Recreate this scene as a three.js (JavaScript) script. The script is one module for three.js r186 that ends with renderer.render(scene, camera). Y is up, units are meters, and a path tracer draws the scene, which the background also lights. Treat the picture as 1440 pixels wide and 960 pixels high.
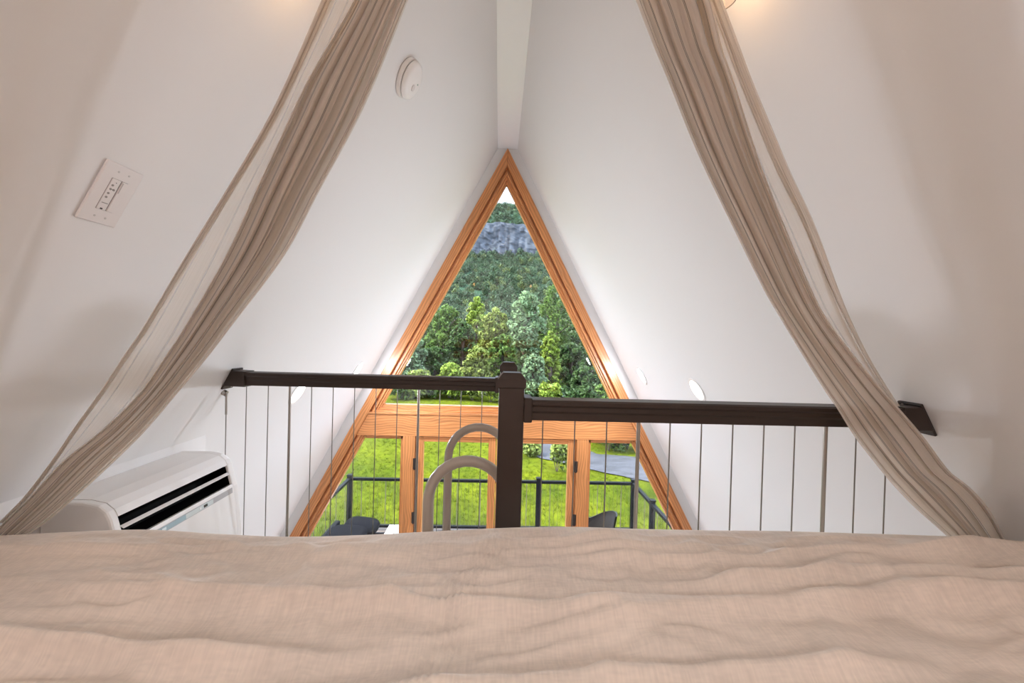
import * as THREE from 'three';
import { RoundedBoxGeometry } from 'three/addons/geometries/RoundedBoxGeometry.js';
import { RectAreaLightUniformsLib } from 'three/addons/lights/RectAreaLightUniformsLib.js';
import { mergeGeometries as mergeRaw } from 'three/addons/utils/BufferGeometryUtils.js';
const mergeGeometries = (list) => mergeRaw(list.map((g) => (g.index ? g.toNonIndexed() : g)));

// ------------------------------------------------------------------ camera, sky, sun, exposure
const EYE = 2.95, F = 580, VPX = 702, VPY = 474, ROLL = 1.6 * Math.PI / 180;
const scene = new THREE.Scene();
const camera = new THREE.PerspectiveCamera(2 * Math.atan(480 / F) * 180 / Math.PI, 1.5, 0.02, 3000);
const ahead = new THREE.Vector3((VPX - 720) / F, -(VPY - 480) / F, -1).normalize();
const upC = new THREE.Vector3(Math.sin(ROLL), Math.cos(ROLL), 0); upC.addScaledVector(ahead, -upC.dot(ahead)).normalize();
const rightC = new THREE.Vector3().crossVectors(ahead, upC);
const worldFromCam = new THREE.Matrix4().makeBasis(rightC, upC, ahead.clone().negate()).transpose();
camera.position.set(0, EYE, 0);
camera.quaternion.setFromRotationMatrix(worldFromCam);
scene.add(camera);
const renderer = new THREE.WebGLRenderer();
renderer.toneMapping = THREE.LinearToneMapping;
renderer.toneMappingExposure = 1.8;
renderer.shadowMap.enabled = true;
RectAreaLightUniformsLib.init();
scene.background = new THREE.Color().setRGB(0.82, 0.96, 1.22);
scene.backgroundIntensity = 3.4;
const sun = new THREE.DirectionalLight(new THREE.Color().setRGB(1, 0.95, 0.85), 6);
sun.position.set(-36, 40, 6); sun.castShadow = true; sun.shadow.radius = 2;
Object.assign(sun.shadow.camera, { left: -60, right: 60, top: 60, bottom: -60, near: 1, far: 200 });
scene.add(sun, sun.target);

// ------------------------------------------------------------------ helpers
let seed = 7;
const rnd = () => { seed = (seed * 1664525 + 1013904223) >>> 0; return seed / 4294967296; };
const rr = (a, b) => a + (b - a) * rnd();
const V = (x, y, z) => new THREE.Vector3(x, y, z);
const dirOf = (px, py) => V((px - 720) / F, -(py - 480) / F, -1).applyMatrix4(worldFromCam);
const at = (px, py, z) => { const d = dirOf(px, py); return d.multiplyScalar(z / d.z).add(V(0, EYE, 0)); };
const onY = (px, py, y) => { const d = dirOf(px, py); return d.multiplyScalar((y - EYE) / d.y).add(V(0, EYE, 0)); };
const smooth = (a, b, x) => { const t = Math.min(1, Math.max(0, (x - a) / (b - a))); return t * t * (3 - 2 * t); };
function interp(tab, x, k = 1) {
  if (x <= tab[0][0]) return tab[0][k];
  for (let i = 1; i < tab.length; i++) if (x <= tab[i][0]) { const [a, b] = [tab[i - 1], tab[i]]; return a[k] + (b[k] - a[k]) * (x - a[0]) / (b[0] - a[0]); }
  return tab[tab.length - 1][k];
}
function splineTab(tab, x, k = 1) {   // smooth (Catmull-Rom like) lookup
  let i = 0; while (i < tab.length - 2 && x > tab[i + 1][0]) i++;
  const p = (j) => tab[Math.min(tab.length - 1, Math.max(0, j))];
  const a = p(i - 1), b = p(i), c = p(i + 1), d = p(i + 2), t = Math.min(1, Math.max(0, (x - b[0]) / (c[0] - b[0])));
  const h = c[0] - b[0], m0 = (c[k] - a[k]) / Math.max(1e-6, c[0] - a[0]) * h, m1 = (d[k] - b[k]) / Math.max(1e-6, d[0] - b[0]) * h;
  return (2 * t ** 3 - 3 * t * t + 1) * b[k] + (t ** 3 - 2 * t * t + t) * m0 + (-2 * t ** 3 + 3 * t * t) * c[k] + (t ** 3 - t * t) * m1;
}
const hash = (x, y, s) => { let h = Math.imul(x | 0, 374761393) ^ Math.imul(y | 0, 668265263) ^ Math.imul(s | 0, 974634777); h = Math.imul(h ^ (h >>> 13), 1274126177); return ((h ^ (h >>> 16)) >>> 0) / 4294967296; };
function noise(x, y, s = 0, wx = 0, wy = 0) {
  const xi = Math.floor(x), yi = Math.floor(y), u = smooth(0, 1, x - xi), v = smooth(0, 1, y - yi);
  const m = (a, w) => w ? ((a % w) + w) % w : a;
  const h = (i, j) => hash(m(xi + i, wx), m(yi + j, wy), s);
  return (h(0, 0) * (1 - u) + h(1, 0) * u) * (1 - v) + (h(0, 1) * (1 - u) + h(1, 1) * u) * v;
}
const fbm = (x, y, s = 0, o = 4) => { let r = 0, a = 0.5; for (let i = 0; i < o; i++) { r += a * noise(x, y, s + i * 11); x *= 2.03; y *= 2.03; a *= 0.5; } return r; };
function texture(w, h, fn, srgb = true) {
  const d = new Uint8Array(w * h * 4);
  for (let y = 0; y < h; y++) for (let x = 0; x < w; x++) { const c = fn(x / w, y / h), i = (y * w + x) * 4; for (let k = 0; k < 3; k++) d[i + k] = Math.max(0, Math.min(255, c[k])); d[i + 3] = 255; }
  const t = new THREE.DataTexture(d, w, h); t.wrapS = t.wrapT = THREE.RepeatWrapping; t.magFilter = THREE.LinearFilter; t.minFilter = THREE.LinearFilter;
  if (srgb) t.colorSpace = THREE.SRGBColorSpace; t.needsUpdate = true; return t;
}
const std = (color, roughness = 0.6, extra = {}) => new THREE.MeshStandardMaterial({ color, roughness, ...extra });
const phys = (p) => new THREE.MeshPhysicalMaterial(p);
const taken = new Map();
const numbered = (n) => { const k = taken.get(n) ?? 0; taken.set(n, k + 1); return k ? n + '_' + String(k).padStart(3, '0') : n; };
function mesh(name, geo, mat, parent) {
  const m = new THREE.Mesh(geo, mat); m.castShadow = m.receiveShadow = true;
  m.name = parent ? name : numbered(name); (parent ?? scene).add(m); return m;
}
function tag(o, label, category, group) { o.userData.label = label; o.userData.category = category; if (group) o.userData.group = group; return o; }
function thing(name, label, category, pos, group) { const g = new THREE.Group(); g.name = numbered(name); if (pos) g.position.copy(pos); scene.add(g); return tag(g, label, category, group); }
const structure = (o, label, category) => { o.userData.kind = 'structure'; if (label) tag(o, label, category); return o; };
const box = (x0, x1, y0, y1, z0, z1) => new THREE.BoxGeometry(x1 - x0, y1 - y0, z1 - z0).translate((x0 + x1) / 2, (y0 + y1) / 2, (z0 + z1) / 2);
const rbox = (x0, x1, y0, y1, z0, z1, r = 0.004) => new RoundedBoxGeometry(x1 - x0, y1 - y0, z1 - z0, 2, r).translate((x0 + x1) / 2, (y0 + y1) / 2, (z0 + z1) / 2);
function prism(pts, z0, z1, bevel = 0) {   // polygon in x,y pulled from z0 (far) to z1 (near)
  const s = new THREE.Shape(pts.map(([x, y]) => new THREE.Vector2(x, y)));
  const g = new THREE.ExtrudeGeometry(s, { depth: z1 - z0 - 2 * bevel, bevelEnabled: bevel > 0, bevelSize: bevel, bevelOffset: -bevel, bevelThickness: bevel, bevelSegments: 2, steps: 1 });
  return g.translate(0, 0, z0 + bevel);
}
function grainUV(g, dir, off = 0) {   // uv in metres: u along the grain, v across it
  const p = g.attributes.position, n = g.attributes.normal, uv = new Float32Array(p.count * 2);
  for (let i = 0; i < p.count; i++) {
    const x = p.getX(i), y = p.getY(i), z = p.getZ(i);
    uv[i * 2] = x * dir[0] + y * dir[1] + off;
    uv[i * 2 + 1] = -x * dir[1] + y * dir[0] + z * 0.9 + off * 0.37;
  }
  g.setAttribute('uv', new THREE.BufferAttribute(uv, 2)); return g;
}
const tube = (pts, r, seg = 40, rs = 12) => new THREE.TubeGeometry(new THREE.CatmullRomCurve3(pts), seg, r, rs, false);
const rod = (a, b, r, rs = 8) => { const d = V().subVectors(b, a), g = new THREE.CylinderGeometry(r, r, d.length(), rs); g.applyQuaternion(new THREE.Quaternion().setFromUnitVectors(V(0, 1, 0), d.clone().normalize())); return g.translate((a.x + b.x) / 2, (a.y + b.y) / 2, (a.z + b.z) / 2); };

// ------------------------------------------------------------------ room measures
const XC = 0.0285, TOP = 4.589, HT = 0.0865, TN = 0.5245, WALLZ = -3.6, BACKZ = 1.75, LOFT = 1.98;
const half = (y) => HT + (TOP - y) * TN;
const wallX = (side, y) => XC + side * half(y);
const SA = Math.atan(TN), SN = Math.sin(SA), CS = Math.cos(SA);
function onSlope(side, y, z, lift = 0) {   // matrix at a point of the sloped wall: local y up the slope, local z into the room
  const up = V(-side * SN, CS, 0), nrm = V(-side * CS, -SN, 0), x = V().crossVectors(up, nrm);
  const m = new THREE.Matrix4().makeBasis(x, up, nrm); m.setPosition(V(wallX(side, y), y, z).addScaledVector(nrm, lift)); return m;
}
const place = (o, m) => { m.decompose(o.position, o.quaternion, o.scale); return o; };

// ------------------------------------------------------------------ materials
const wallMat = std(0xe9e6e3, 0.75);
const ceilMat = std(0xfbfbfc, 0.3);
const woodTex = texture(1024, 256, (u, v) => {
  const w = noise(u * 6, v * 3, 3, 6, 3) * 0.9 + noise(u * 14, v * 5, 8, 14, 5) * 0.25;
  const ring = 0.5 + 0.5 * Math.sin((v * 15 + w * 2.1) * Math.PI * 2);
  const fine = noise(u * 24, v * 180, 5, 24, 180), broad = noise(u * 3, v * 10, 21, 3, 10);
  const k = 0.86 + 0.13 * ring + 0.11 * (fine - 0.5) + 0.12 * (broad - 0.5);
  return [216 * k + 4, 146 * k * (0.97 + 0.05 * ring), 89 * k * (0.92 + 0.1 * ring)];
});
woodTex.repeat.set(1 / 1.3, 1 / 0.32);
const wood = phys({ map: woodTex, roughness: 0.38, clearcoat: 0.25, clearcoatRoughness: 0.3, bumpMap: woodTex, bumpScale: 0.0005 });
const glass = phys({ color: 0xffffff, transmission: 1, thickness: 0, roughness: 0, ior: 1.45 });
const bronze = std(new THREE.Color().setRGB(0.034, 0.02, 0.014), 0.42, { metalness: 0.15 });
const bronzeDark = std(new THREE.Color().setRGB(0.03, 0.02, 0.016), 0.5);
const steel = std(0xa9a39b, 0.3, { metalness: 0.9 });
const cableMat = std(0x8a857e, 0.35, { metalness: 0.85 });
const taupe = std(new THREE.Color().setRGB(0.4, 0.34, 0.28), 0.35, { metalness: 0.1 });
const whitePlastic = std(0xeeeae6, 0.4);
const blackMetal = phys({ color: 0x07090d, roughness: 0.6, specularIntensity: 0.25 });

// ------------------------------------------------------------------ shell
const OUT = 0.22;
for (const side of [-1, 1]) {
  const p = [[wallX(side, TOP), TOP], [wallX(side, 0), 0], [wallX(side, 0) + side * OUT / CS, 0], [wallX(side, TOP) + side * OUT / CS * 0.15, TOP + 0.2]];
  structure(mesh(side < 0 ? 'wall_left' : 'wall_right', prism(side < 0 ? p : p.reverse(), WALLZ - 0.2, BACKZ + 0.2), wallMat),
    side < 0 ? 'white sloping wall of the cabin carrying the switch plate and smoke detector' : 'white sloping wall of the cabin opposite the switch plate', 'wall');
}
structure(mesh('ceiling', box(wallX(-1, TOP) - 0.03, wallX(1, TOP) + 0.03, TOP, TOP + 0.2, WALLZ - 0.2, BACKZ + 0.2), ceilMat), 'narrow flat white ceiling strip along the ridge', 'ceiling');
structure(mesh('wall_back', prism([[wallX(-1, TOP), TOP], [wallX(-1, 0), 0], [wallX(1, 0), 0], [wallX(1, TOP), TOP]], BACKZ, BACKZ + 0.2), wallMat), 'white gable wall behind the head of the bed', 'wall');
const floorTex = texture(256, 256, (u, v) => { const k = 0.85 + 0.2 * noise(u * 4, v * 60, 4, 4, 60); return [214 * k, 202 * k, 188 * k]; });
structure(mesh('floor', box(wallX(-1, 0), wallX(1, 0), -0.2, 0, WALLZ - 0.2, BACKZ + 0.2), std(0xffffff, 0.5, { map: floorTex })), 'light wooden ground floor of the cabin', 'floor');
// loft floor: on the side of the console unit it runs further out, up to the cable railing
const EDGE = -0.02;
structure(mesh('floor_loft', mergeGeometries([
  prism([[wallX(-1, LOFT), LOFT], [wallX(-1, LOFT - 0.14), LOFT - 0.14], [wallX(1, LOFT - 0.14), LOFT - 0.14], [wallX(1, LOFT), LOFT]], -1.055, BACKZ),
  prism([[wallX(-1, LOFT), LOFT], [wallX(-1, LOFT - 0.14), LOFT - 0.14], [EDGE, LOFT - 0.14], [EDGE, LOFT]], -1.66, -1.055),
]), std(0xffffff, 0.5, { map: floorTex })), 'wooden sleeping loft floor beneath the bed', 'floor');
// gable wall strips beside the timber frame
const casO = (y) => (TOP - y) * TN;                   // outer edge of the casing
for (const s of [-1, 1]) {
  const p = [[XC + s * casO(TOP) , TOP], [XC + s * casO(0), 0], [wallX(s, 0), 0], [wallX(s, TOP), TOP]];
  structure(mesh('wall_front', prism(s < 0 ? p : p.reverse(), WALLZ - 0.18, WALLZ), wallMat), 'white plaster strip of the gable wall beside the timber frame', 'wall').userData.group = 'gable wall strips';
}
// knee wall behind the console unit
const KX = -1.135, KY = TOP - ((XC - HT) - KX) / TN;
structure(mesh('wall_knee', prism([[KX, LOFT], [KX, KY], [wallX(-1, LOFT), LOFT]], -1.645, BACKZ), wallMat), 'low white upright knee wall behind the console air conditioner', 'wall');

// ------------------------------------------------------------------ gable glazing
const CW = 0.155, GW = 0.296;        // drop of the casing and of the glass edge below the outer apex
const edge = (drop, y) => (TOP - drop - y) * TN;
const HB = 2.07, HTOP = 2.272, UG = 2.335;   // header and upper glass
function slantBoard(name, s, d0, d1, yLo, yHi, z0, z1, parent, b = 0.003) {
  const yTop0 = Math.min(yHi, TOP - d0), yTop1 = Math.min(yHi, TOP - d1);
  const p = [[XC + s * edge(d0, yTop0), yTop0], [XC + s * edge(d0, yLo), yLo], [XC + s * edge(d1, yLo), yLo], [XC + s * edge(d1, yTop1), yTop1]];
  const g = prism(s < 0 ? p : p.reverse(), z0, z1, b);
  return mesh(name, grainUV(g, [s * SN, -CS], rnd() * 5), wood, parent);
}
const flatBoard = (name, x0, x1, y0, y1, z0, z1, parent, dir, r = 0.003) => mesh(name, grainUV(rbox(x0, x1, y0, y1, z0, z1, r), dir, rnd() * 5), wood, parent);
const STEPS = [[0.155, 0.196, -3.624], [0.196, 0.23, -3.602], [0.23, 0.266, -3.622], [0.266, 0.296, -3.636]];
const cas = structure(thing('trim_1', 'orange-brown timber casing following both sloping sides of the gable', 'trim'));
for (const s of [-1, 1]) slantBoard('casing_board', s, 0.0, CW, 0, TOP, -3.7, -3.585, cas, 0.005);
const w1 = structure(thing('window_1', 'tall triangular timber window above the header beam', 'window'));
for (const s of [-1, 1]) for (const [a, b, z] of STEPS) slantBoard('sash_strip', s, a, b, HTOP, TOP, -3.7, z, w1, 0.002);
[[HTOP, HTOP + 0.02, -3.61], [HTOP + 0.02, HTOP + 0.042, -3.632], [HTOP + 0.042, UG, -3.648]].forEach(([a, b, z]) => flatBoard('sill_strip', XC - edge(0.2, a), XC + edge(0.2, a), a, b, -3.7, z, w1, [1, 0], 0.002));
const tri = (y0, d) => [[XC - edge(d, y0), y0], [XC + edge(d, y0), y0], [XC, TOP - d]];
mesh('pane', prism(tri(UG - 0.01, 0.29), -3.668, -3.662), glass, w1);
const hd = structure(thing('trim_2', 'wide orange-brown header beam between the upper window and the doors', 'beam'));
{
  const p = [[XC - edge(CW, HB), HB], [XC + edge(CW, HB), HB], [XC + edge(CW, HTOP), HTOP], [XC - edge(CW, HTOP), HTOP]];
  mesh('beam', grainUV(prism(p, -3.72, -3.597, 0.003), [1, 0], 1.3), wood, hd);
  flatBoard('drip_strip', XC - edge(CW, HTOP) - 0.005, XC + edge(CW, HTOP) + 0.005, HTOP - 0.012, HTOP + 0.004, -3.66, -3.583, hd, [1, 0], 0.002);
}
const mulls = [[-0.812, -0.706], [0.708, 0.816]];
mulls.forEach(([a, b], i) => structure(flatBoard('trim_' + (3 + i), a, b, 0, HB, -3.72, -3.6, undefined, [0, 1]), i ? 'upright timber mullion at the hinges of the door opening onto the gravel drive' : 'upright timber mullion at the hinges of the door behind the ladder loops', 'mullion'));
for (const s of [-1, 1]) {
  const w = structure(thing(s < 0 ? 'window_2' : 'window_3', s < 0 ? 'sloping side light looking onto open lawn' : 'sloping side light looking onto the gravel drive', 'window'));
  for (const [a, b, z] of STEPS) slantBoard('sash_strip', s, a, b, 0, HB, -3.7, z, w, 0.002);
  const xi = s < 0 ? mulls[0][0] : mulls[1][1];
  const gt = HB - 0.03;
  const xo = (y) => XC + s * edge(GW, y);
  flatBoard('sash_strip', Math.min(xi, xo(HB) + 0), Math.max(xi, xo(HB)), HB - 0.032, HB, -3.7, -3.625, w, [1, 0], 0.002);
  flatBoard('sash_strip', Math.min(xi, xi + s * 0.022), Math.max(xi, xi + s * 0.022), 0, HB, -3.7, -3.625, w, [0, 1], 0.002);
  flatBoard('sash_strip', Math.min(xi, xo(0)), Math.max(xi, xo(0)), 0.0, 0.12, -3.7, -3.625, w, [1, 0], 0.002);
  const p = [[xi, 0.1], [xo(0.1), 0.1], [xo(gt), gt], [xi, gt]];
  mesh('pane', prism(s > 0 ? p : p.reverse(), -3.668, -3.662), glass, w);
}
for (const s of [-1, 1]) {
  const d = structure(thing(s < 0 ? 'door_1' : 'door_2', s < 0 ? 'glazed timber door leaf behind the ladder loops' : 'glazed timber door leaf opening onto the gravel drive side', 'door'));
  const x0 = s < 0 ? -0.703 : 0.003, x1 = s < 0 ? -0.001 : 0.705, yT = 2.06, st = 0.066;
  flatBoard('stile', x0, x0 + st, 0.01, yT, -3.68, -3.625, d, [0, 1]);
  flatBoard('stile', x1 - st, x1, 0.01, yT, -3.68, -3.625, d, [0, 1]);
  flatBoard('rail', x0 + st, x1 - st, yT - 0.042, yT, -3.678, -3.627, d, [1, 0]);
  flatBoard('rail', x0 + st, x1 - st, 0.01, 0.24, -3.678, -3.627, d, [1, 0]);
  mesh('pane', box(x0 + st - 0.01, x1 - st + 0.01, 0.23, yT - 0.035, -3.656, -3.65), glass, d);
  const xh = s < 0 ? x0 : x1;
  for (const y of [1.83, 1.36, 0.4]) mesh('hinge', mergeGeometries([rod(V(xh, y - 0.05, -3.592), V(xh, y + 0.05, -3.592), 0.008, 10), rbox(xh - 0.016, xh + 0.016, y - 0.048, y + 0.048, -3.606, -3.596, 0.002)]), bronzeDark, d);
  const hx = s < 0 ? x1 - 0.03 : x0 + 0.03;
  mesh('handle', mergeGeometries([rbox(hx - 0.018, hx + 0.018, 0.9, 1.12, -3.626, -3.617, 0.003), rod(V(hx, 1.02, -3.62), V(hx, 1.02, -3.57), 0.008), rod(V(hx, 1.02, -3.572), V(hx - s * -0.1 * -1, 1.02, -3.572), 0.008)]), bronzeDark, d);
}
structure(flatBoard('trim_5', XC - edge(CW, 0), XC + edge(CW, 0), -0.19, 0.005, -3.74, -3.6, undefined, [1, 0]), 'timber threshold beneath the glazed doors', 'threshold');

// ------------------------------------------------------------------ guard railings
function railProfile(x0, x1, y, z) {   // moulded top rail, 5 cm high
  const p = [[-0.022, 0], [0.022, 0], [0.022, 0.017], [0.026, 0.023], [0.026, 0.033], [0.031, 0.038], [0.031, 0.046], [0.026, 0.05], [-0.026, 0.05], [-0.031, 0.046], [-0.031, 0.038], [-0.026, 0.033], [-0.026, 0.023], [-0.022, 0.017]];
  const g = prism(p, 0, x1 - x0); g.rotateY(Math.PI / 2); return g.translate(x0, y, z);
}
function newel(x, z, y0, top, parent) {
  const h = 0.0305, c = 0.0335;
  const n = mesh('newel_post', rbox(x - h, x + h, y0, top - 0.03, z - h, z + h, 0.003), bronze, parent);
  const cap = [[0, 0.034], [0.021, 0.034], [c, 0.019], [c, 0.0], [h, -0.003], [0, -0.003]].reverse().map(([r, y]) => new THREE.Vector2(r * Math.SQRT2, y));
  const g = new THREE.LatheGeometry(cap, 4, Math.PI / 4).toNonIndexed(); g.computeVertexNormals();
  mesh('post_cap', g.translate(x, top - 0.034, z), bronze, n);
  mesh('base_plate', rbox(x - 0.05, x + 0.05, y0, y0 + 0.012, z - 0.05, z + 0.05, 0.003), bronzeDark, n);
  return n;
}
function wallFlange(side, y, z, xEnd, parent) {
  const g = new RoundedBoxGeometry(0.062, 0.088, 0.007, 2, 0.0025); g.applyMatrix4(onSlope(side, y, z, 0.0036));
  const fl = mesh('wall_flange', g, bronzeDark, parent);
  const xw = (yy) => wallX(side, yy) - side * 0.005, y0 = y - 0.028, y1 = y + 0.03;
  const p = [[xEnd, y0 - 0.002], [xw(y0), y0], [xw(y1), y1], [xEnd, y1 - 0.002]];
  const c = prism(side > 0 ? p : p.reverse(), z - 0.033, z + 0.033, 0.003);
  mesh('rail_collar', c, bronze, parent);
  for (const dy of [-0.035, 0.035]) { const s = new THREE.SphereGeometry(0.0045, 10, 6).scale(1, 1, 0.5).translate(0.018 * side * -1, dy, 0.0035); s.applyMatrix4(onSlope(side, y, z, 0.0036)); mesh('screw', s, steel, fl); }
}
function railing(label, side, z, xN, xs, rods, yR, yBase) {
  const g = thing('cable_railing', label, 'railing');
  newel(xN, z, yBase, yR + 0.113, g);
  const xw = wallX(side, yR + 0.025);
  const xa = side > 0 ? xN + 0.028 : xw + 0.055, xb = side > 0 ? xw - 0.055 : xN - 0.028;
  mesh('top_rail', railProfile(xa, xb, yR, z), bronze, g);
  const xq = side > 0 ? xN + 0.03 : xN - 0.05;
  mesh('rail_collar', rbox(xq, xq + 0.02, yR - 0.004, yR + 0.055, z - 0.035, z + 0.035, 0.003), bronze, g);
  wallFlange(side, yR + 0.025, z, side > 0 ? xb - 0.012 : xa + 0.012, g);
  const yb = LOFT + 0.09, xwb = wallX(side, yb + 0.03);
  mesh('bottom_rail', railProfile(side > 0 ? xN + 0.028 : (xwb < KX ? KX : xwb), side > 0 ? xwb : xN - 0.028, yb, z), bronze, g);
  for (const x of xs) {
    const isRod = rods.includes(xs.indexOf(x)), r = isRod ? 0.0048 : 0.0017;
    mesh(isRod ? 'baluster_rod' : 'cable', rod(V(x, yb + 0.045, z), V(x, yR + 0.004, z), r, isRod ? 12 : 6), isRod ? steel : cableMat, g);
  }
  return g;
}
const rightXs = Array.from({ length: 12 }, (_, i) => 0.1132 + i * 0.0793);
railing('dark bronze cable railing ending behind the curtain at the sloping wall', 1, -1.01, 0.0335, rightXs, [3, 9], 2.7525, LOFT);
const leftXs = Array.from({ length: 12 }, (_, i) => -0.956 + i * 0.0815);
const lr = railing('dark bronze cable railing above the console air conditioner, ending at the ladder', -1, -1.6, 0.039, leftXs, [2, 8], 2.742, LOFT - 0.12);
mesh('post_bracket', box(EDGE - 0.0, 0.012, LOFT - 0.12, LOFT - 0.02, -1.62, -1.58), bronzeDark, lr);
{ // short outer cable pinned to the sloping wall beside the rail
  const y = 2.712, x = wallX(-1, y), f = thing('cable_anchor', 'short cable with steel turnbuckle hanging from the sloping wall beside the bronze rail', 'cable');
  const a = V(x + 0.012, y - 0.004, -1.6);
  const g = new THREE.CylinderGeometry(0.011, 0.011, 0.014, 14).rotateX(Math.PI / 2); g.applyMatrix4(onSlope(-1, y, -1.6, 0.006));
  mesh('anchor_disc', g, steel, f);
  mesh('clevis', rod(a, V(a.x, y - 0.016, -1.6), 0.005, 10), steel, f);
  mesh('turnbuckle', rod(V(a.x, y - 0.014, -1.6), V(a.x, y - 0.085, -1.6), 0.0042, 10), steel, f);
  mesh('cable', rod(V(a.x, y - 0.08, -1.6), V(a.x, LOFT, -1.6), 0.0017, 6), cableMat, f);
}

// ------------------------------------------------------------------ ladder with looped grab rails
{
  const L = thing('loft_ladder', 'taupe metal loft ladder with two looped grab rails beside the newel', 'ladder');
  for (const [z, x0, r, yc] of [[-1.1, -0.176, 0.104, 2.514], [-1.5, -0.172, 0.109, 2.512]]) {
    const pts = [V(x0, LOFT, z), V(x0, LOFT + 0.2, z), V(x0, yc - 0.12, z), V(x0, yc - 0.03, z)];
    for (let k = 0; k <= 12; k++) { const a = Math.PI - k / 12 * Math.PI; pts.push(V(x0 + r + r * Math.cos(a), yc + r * Math.sin(a), z)); }
    pts.push(V(x0 + 2 * r + 0.002, yc - 0.1, z), V(x0 + 2 * r + 0.03, 1.9, z), V(x0 + 2 * r + 0.25, 1.0, z), V(x0 + 2 * r + 0.5, 0.0, z));
    mesh('grab_rail', tube(pts, 0.0148, 150, 14), taupe, L);
    mesh('foot_flange', new THREE.CylinderGeometry(0.032, 0.032, 0.008, 18).translate(x0, LOFT + 0.004, z), taupe, L);
  }
  for (let k = 0; k < 7; k++) { const y = 0.25 + k * 0.25, x = 0.065 + (1.9 - y) / 1.9 * 0.47 - 0.01; mesh('rung', rbox(x - 0.035, x + 0.035, y - 0.012, y + 0.012, -1.49, -1.11, 0.004), wood, L); }
}

// ------------------------------------------------------------------ console air conditioner
{
  const A = thing('console_air_conditioner', 'white console air conditioner with open black outlet slot on the low wall', 'air conditioner');
  const z0 = -1.535, z1 = -1.06, b = KX + 0.001;
  const front = [[-1.03, 2.506], [-0.992, 2.498], [-0.972, 2.482], [-0.9625, 2.464]];
  const lower = [[-0.9435, 2.397], [-0.94, 2.388], [-0.9215, 2.2335], [-0.916, 2.15], [-0.93, LOFT + 0.02], [-0.95, LOFT]];
  const fullP = [[b, LOFT], [b, 2.506], ...front, ...lower];
  const notchP = [[b, LOFT], [b, 2.506], ...front, [-0.975, 2.462], [-1.01, 2.452], [-1.035, 2.42], [-1.02, 2.385], [-0.955, 2.392], ...lower];
  const P = (p, a, c, bev = 0) => prism(p.slice().reverse(), a, c, bev);
  mesh('body', mergeGeometries([P(fullP, z0, z0 + 0.03, 0.006), P(notchP, z0 + 0.029, z1 - 0.024), P(fullP, z1 - 0.025, z1, 0.006)]), whitePlastic, A);
  const lin = [[-0.976, 2.4605], [-1.009, 2.4505], [-1.0335, 2.42], [-1.019, 2.3865], [-0.957, 2.3932], [-0.957, 2.3945], [-1.018, 2.388], [-1.031, 2.42], [-1.0075, 2.449], [-0.976, 2.459]];
  const cheek = [[-0.968, 2.459], [-1.009, 2.4505], [-1.0335, 2.42], [-1.019, 2.3865], [-0.951, 2.3945]];
  mesh('outlet_lining', mergeGeometries([prism(lin, z0 + 0.03, z1 - 0.025), prism(cheek, z0 + 0.0295, z0 + 0.031), prism(cheek, z1 - 0.0265, z1 - 0.025)]), phys({ color: 0x080606, roughness: 0.7, specularIntensity: 0.2 }), A);
  const lv = mesh('louver', (() => { const g = rbox(-0.006, 0.006, -0.0014, 0.0014, z0 + 0.032, z1 - 0.027, 0.0012); g.rotateZ(-0.5); return g.translate(-0.957, 2.4345, 0); })(), whitePlastic, A);
  for (const z of [-1.38, -1.22]) mesh('louver_arm', rod(V(-0.97, 2.43, z), V(-1.0, 2.405, z), 0.0025), std(0x4a4644, 0.5), A);
  const sl = (y) => -0.94 + (2.388 - y) / (2.388 - 2.2335) * 0.0185;
  const strip = (ya, yb, za, zb, t, m, name) => mesh(name, prism([[sl(ya) - 0.002, ya], [sl(ya) + t, ya], [sl(yb) + t, yb], [sl(yb) - 0.002, yb]].reverse(), za, zb), m, A);
  strip(2.368, 2.386, z0 + 0.035, z1 - 0.04, 0.0008, std(0xb4b2b4, 0.3), 'display_strip');
  strip(2.37, 2.384, -1.40, -1.28, 0.0016, std(0xd7dedd, 0.25), 'display_window');
  strip(2.37, 2.384, -1.28, -1.13, 0.0016, std(0xa9bfc8, 0.2), 'display_window');
  strip(2.373, 2.381, -1.372, -1.356, 0.0024, std(0x2c3132, 0.3), 'button');
  strip(2.374, 2.380, -1.344, -1.337, 0.0024, std(0xf3f3f0, 0.3), 'indicator');
  strip(2.3735, 2.381, -1.205, -1.19, 0.0024, std(0xe6f0f2, 0.3), 'indicator');
}

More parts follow.
